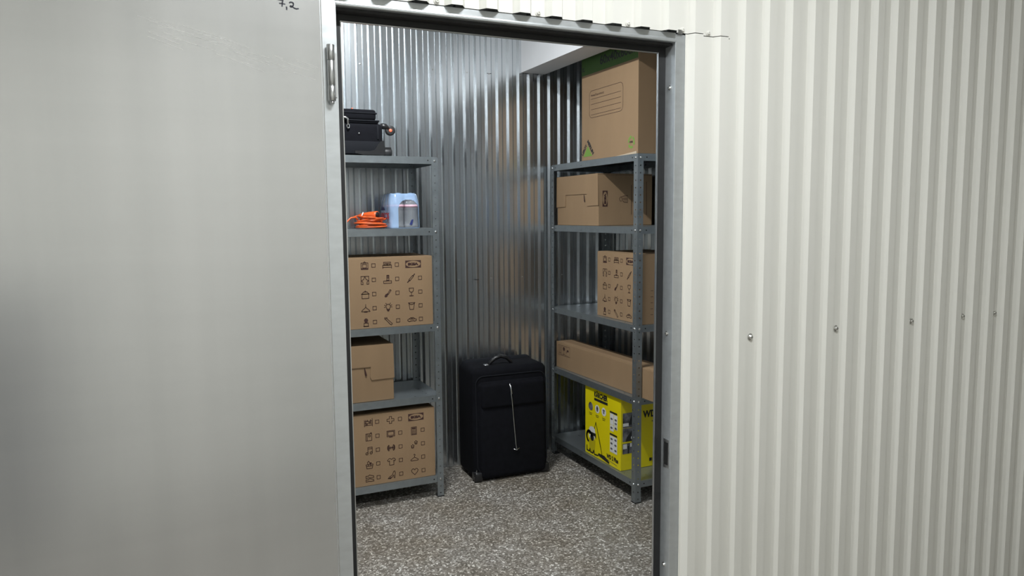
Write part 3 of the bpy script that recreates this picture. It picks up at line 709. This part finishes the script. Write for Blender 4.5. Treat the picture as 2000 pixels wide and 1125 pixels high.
# shrink-wrapped pack of water bottles
t = thing('water_pack', 'pack of water bottles in pale blue shrink film on the back rack', 'bottle pack', (-.283, 1.975, 1.4420), 0)
pw, pd, rb = .166, .225, .0375
def bottle_mesh():
    pr = [(.024, 0), (.034, .002), (rb, .010), (rb, .018)]
    for k in range(7): z = .022+k*.0115; pr += [(rb-.0022, z), (rb, z+.0055)]
    pr += [(rb, .106), (rb, .122), (.034, .136), (.024, .150), (.0140, .160), (.0130, .166)]
    return MB().lathe(pr, 24).mesh('bottle')
def cap_mesh(): return MB().lathe([(.0140, .162), (.0145, .164), (.0145, .176), (.0125, .1775)], 16).mesh('cap')
bme, cme = bottle_mesh(), cap_mesh()
lme = MB().lathe([(rb+.0004, .107), (rb+.0004, .121)], 24).mesh('label_band')
for x in (.0445, pw-.0445):
    for y in (.0395, pd/2, pd-.0395):
        b = link('bottle', bme, 'pet', t, True, loc=(x, y, .001)); link('cap', cme, 'blue_print', b, True); link('label_band', lme, 'pink_print', b, True)
# film: shrunk skin around the bottles, with the open window of the shrink wrap at the front end
def film_mesh():
    prof = [(0, .99), (.004, 1.01), (.05, 1.0), (.095, .995), (.125, .985), (.145, .955), (.165, .905), (.178, .85), (.183, .76)]
    def sc_at(z):
        for (a, u), (b, w) in zip(prof, prof[1:]):
            if a <= z <= b: q = (z-a)/(b-a); return u+(w-u)*q
        return prof[-1][1]
    n, m = 168, 46; vs = []; fs = []
    for i in range(m+1):
        z = .183*(i/m); sc = sc_at(z)
        for k in range(n):
            a = 2*PI*k/n; c, s_ = math.cos(a), math.sin(a); p = 6.0
            rr = (abs(c)**p+abs(s_)**p)**(-1/p); x, y = rr*c, rr*s_
            side = abs(c) > abs(s_)
            fold = (.5+.5*math.cos((3 if side else 2)*PI*((y if side else x)+1))) * min(1, z/.06)     # creases between the bottles
            f = sc*(1-.035*fold*fold)+.004*math.sin(k*.55+z*70)*min(1, z/.05)
            vs.append((pw/2+x*f*pw/2, pd/2+y*f*pd/2, z-(.006*fold if i == m else 0)))
    for i in range(m):
        for k in range(n):
            q4 = [vs[q] for q in (i*n+k, i*n+(k+1) % n, (i+1)*n+(k+1) % n, (i+1)*n+k)]
            cx, cy, cz = [sum(q[j] for q in q4)/4 for j in range(3)]
            if cy < .03 and ((cx-.098)/.055)**2+(max(0, cz-.060)/.088)**4 < 1 and cz > .003: continue
            fs.append((i*n+k, i*n+(k+1) % n, (i+1)*n+(k+1) % n, (i+1)*n+k))
    fs.append(tuple(m*n+k for k in range(n)))
    return MB().add(vs, fs).mesh('film')
link('shrink_film', film_mesh(), 'film', t, True)
def sideprint(P, name, m, eps=.003):
    me = bpy.data.meshes.new(name); me.from_pydata([(-eps, y, z) for y, z in P.v], [], P.f); return link(name, me, m, t)
# left side (faces -x): u runs from back to front
P = Print().text('VIKOS', .190, .012, .048, .082, .045); sideprint(P, 'brand_lettering', 'red_print')
P = Print(); P.poly([(.175, .094), (.150, .118), (.135, .104), (.122, .114), (.085, .094)]); P.poly([(.205, .104), (.210, .122), (.185, .140), (.198, .118)]); sideprint(P, 'mountain_print', 'blue_print')
P = Print(); P.poly([(.1, .030), (.115, .030), (.122, .058), (.112, .056)])
me = bpy.data.meshes.new('label_print'); me.from_pydata([(x, -.0005, z-.012 if z < .08 else z) for x, z in P.v], [], P.f); link('label_print', me, 'blue_print', t)

# coiled orange extension cord
t = thing('extension_cord', 'coiled orange extension cord beside the bottle pack', 'cord', (-.370, 2.035, 1.4420), 0)
pts = []
for k in range(0, 22*9+1):
    a = 2*PI*k/22; turn = k/22
    rx = .072+.012*math.sin(turn*2.3)-.0015*turn; ry = .060+.010*math.cos(turn*1.7)
    pts.append((rx*math.cos(a)+.006*math.sin(turn*3), ry*math.sin(a), .006+.0058*turn+.010*math.sin(a+turn*1.3)*(turn/9)))
MB().tube(pts, .0042, 8).build('cable', 'orange', t, True)
MB().tube([(-.070, -.02, .045), (-.085, -.03, .060), (-.11, -.035, .056), (-.130, -.04, .038), (-.138, -.042, .026)], .0042, 8).build('cable_end', 'orange', t, True)
MB().tube([(-.138, -.042, .028), (-.150, -.044, .004+.010)], [.0075, .0075], 10).build('plug', 'orange', t, True)
sk = MB().tube([(-.056, .030, .066), (-.036, .012, .068), (-.012, -.010, .069), (.016, -.036, .068), (.024, -.044, .068)], [.007, .013, .017, .0215, .0215], 16).build('socket', 'orange', t, True)
dv = Vector((.008, -.008, 0)).normalized()
MB().tube([Vector((.0236, -.0436, .068)), Vector((.0236, -.0436, .068))+dv*.0018], [.0185, .0185], 16).build('socket_face', 'plastic_black', sk, True)
MB().tube([(-.056, .030, .066), (-.075, .035, .064), (-.068, .03, .052)], .0042, 8).build('cable_end', 'orange', t, True)
MB().tube([(-.052, -.012, .058), (-.046, -.016, .073), (-.040, -.006, .083)], .0035, 6).build('cable_tie', 'white_print', t, True)

# ------------------------------------------------------------------ big suitcase on the floor
t = thing('large_suitcase', 'large black upright suitcase standing on the floor against the back wall', 'suitcase', (.182, 2.018, 0), math.radians(-1.5), 'black suitcases')
w, d, h = .462, .290, .648
def lean(c):
    k = c.z/h
    if c.y < d*.5: c.y += .020*k*k
    c.y -= .006*math.sin(PI*k) if c.y < d*.5 else 0
rbox('shell', 'fabric', t, 0, w, .012, d, .008, h, r=.036, seg=5, edit=lean)
rbox('back_frame', 'fabric_side', t, .012, w-.006, d-.075, d+.004, .012, h+.014, r=.035, seg=4)
rbox('front_pocket', 'fabric', t, .030, w-.016, -.006, .06, .012, h-.075, r=.028, seg=4, edit=lean)
rbox('upper_pocket', 'fabric', t, .040, w-.026, -.012, .05, .420, h-.085, r=.020, seg=4, edit=lean)
def ring(x0, x1, z0, z1, r, y, n=6):
    p = arc(x1-r, z1-r, r, r, 0, 90, n)+arc(x0+r, z1-r, r, r, 90, 180, n)+arc(x0+r, z0+r, r, r, 180, 270, n)+arc(x1-r, z0+r, r, r, 270, 360, n)
    return [(a, y(b), b) for a, b in p]
MB().tube(ring(.018, w-.014, .05, h-.045, .045, lambda z: .012+.020*(z/h)**2), .0042, 6, True).build('piping', 'fabric_side', t, True)
MB().tube(ring(.004, w-.004, .035, h-.008, .045, lambda z: .070), .0042, 6, True).build('piping', 'fabric_side', t, True)
zz = lambda z: -.012+.020*(z/h)**2-.006*math.sin(PI*z/h)
MB().tube([(.212, zz(.555)-.004, .555), (.222, zz(.46)-.005, .46), (.234, zz(.30)+.000, .30), (.243, zz(.20)+.002, .20), (.249, zz(.165)+.002, .165)], .0022, 6).build('front_zip', 'zinc', t, True)
MB().tube([(.228, zz(.17)+.001, .176), (.246, zz(.17)-.001, .168), (.264, zz(.17)+.001, .178)], .0022, 6).build('zip_pull', 'zinc', t, True)
MB().tube([(.215, zz(.54)-.006, .545), (.218, zz(.54)-.007, .520), (.221, zz(.5)-.007, .497)], [.0035, .0042, .0035], 8).build('zip_slider', 'zinc', t, True)
MB().tube([(.130, .125, h-.012), (.142, .12, h+.012), (.172, .115, h+.036), (.205, .115, h+.046), (.240, .115, h+.036), (.268, .12, h+.010), (.280, .125, h-.012)], [.010, .010, .011, .012, .011, .010, .010], 10).build('carry_handle', 'plastic_black', t, True)
rbox('handle_anchor', 'zinc', t, .104, .130, .105, .135, h-.008, h+.004, r=.002, seg=1)
for x in (.0, w-.045):
    rbox('corner_guard', 'plastic_black', t, x-.002, x+.047, .000, .06, .006, .060, r=.012, seg=3)
for x in (.03, w-.03):
    for y in (.045, d-.04):
        MB().lathe([(.014, -.009), (.021, -.008), (.021, .008), (.014, .009)], 16, (x, y, .0215), 'x').build('wheel', 'rubber', t, True)
MB().prism([(-.003, .030), (.009, .030), (.012, .075)], .010, .016).build('guard_trim', 'zinc', t)
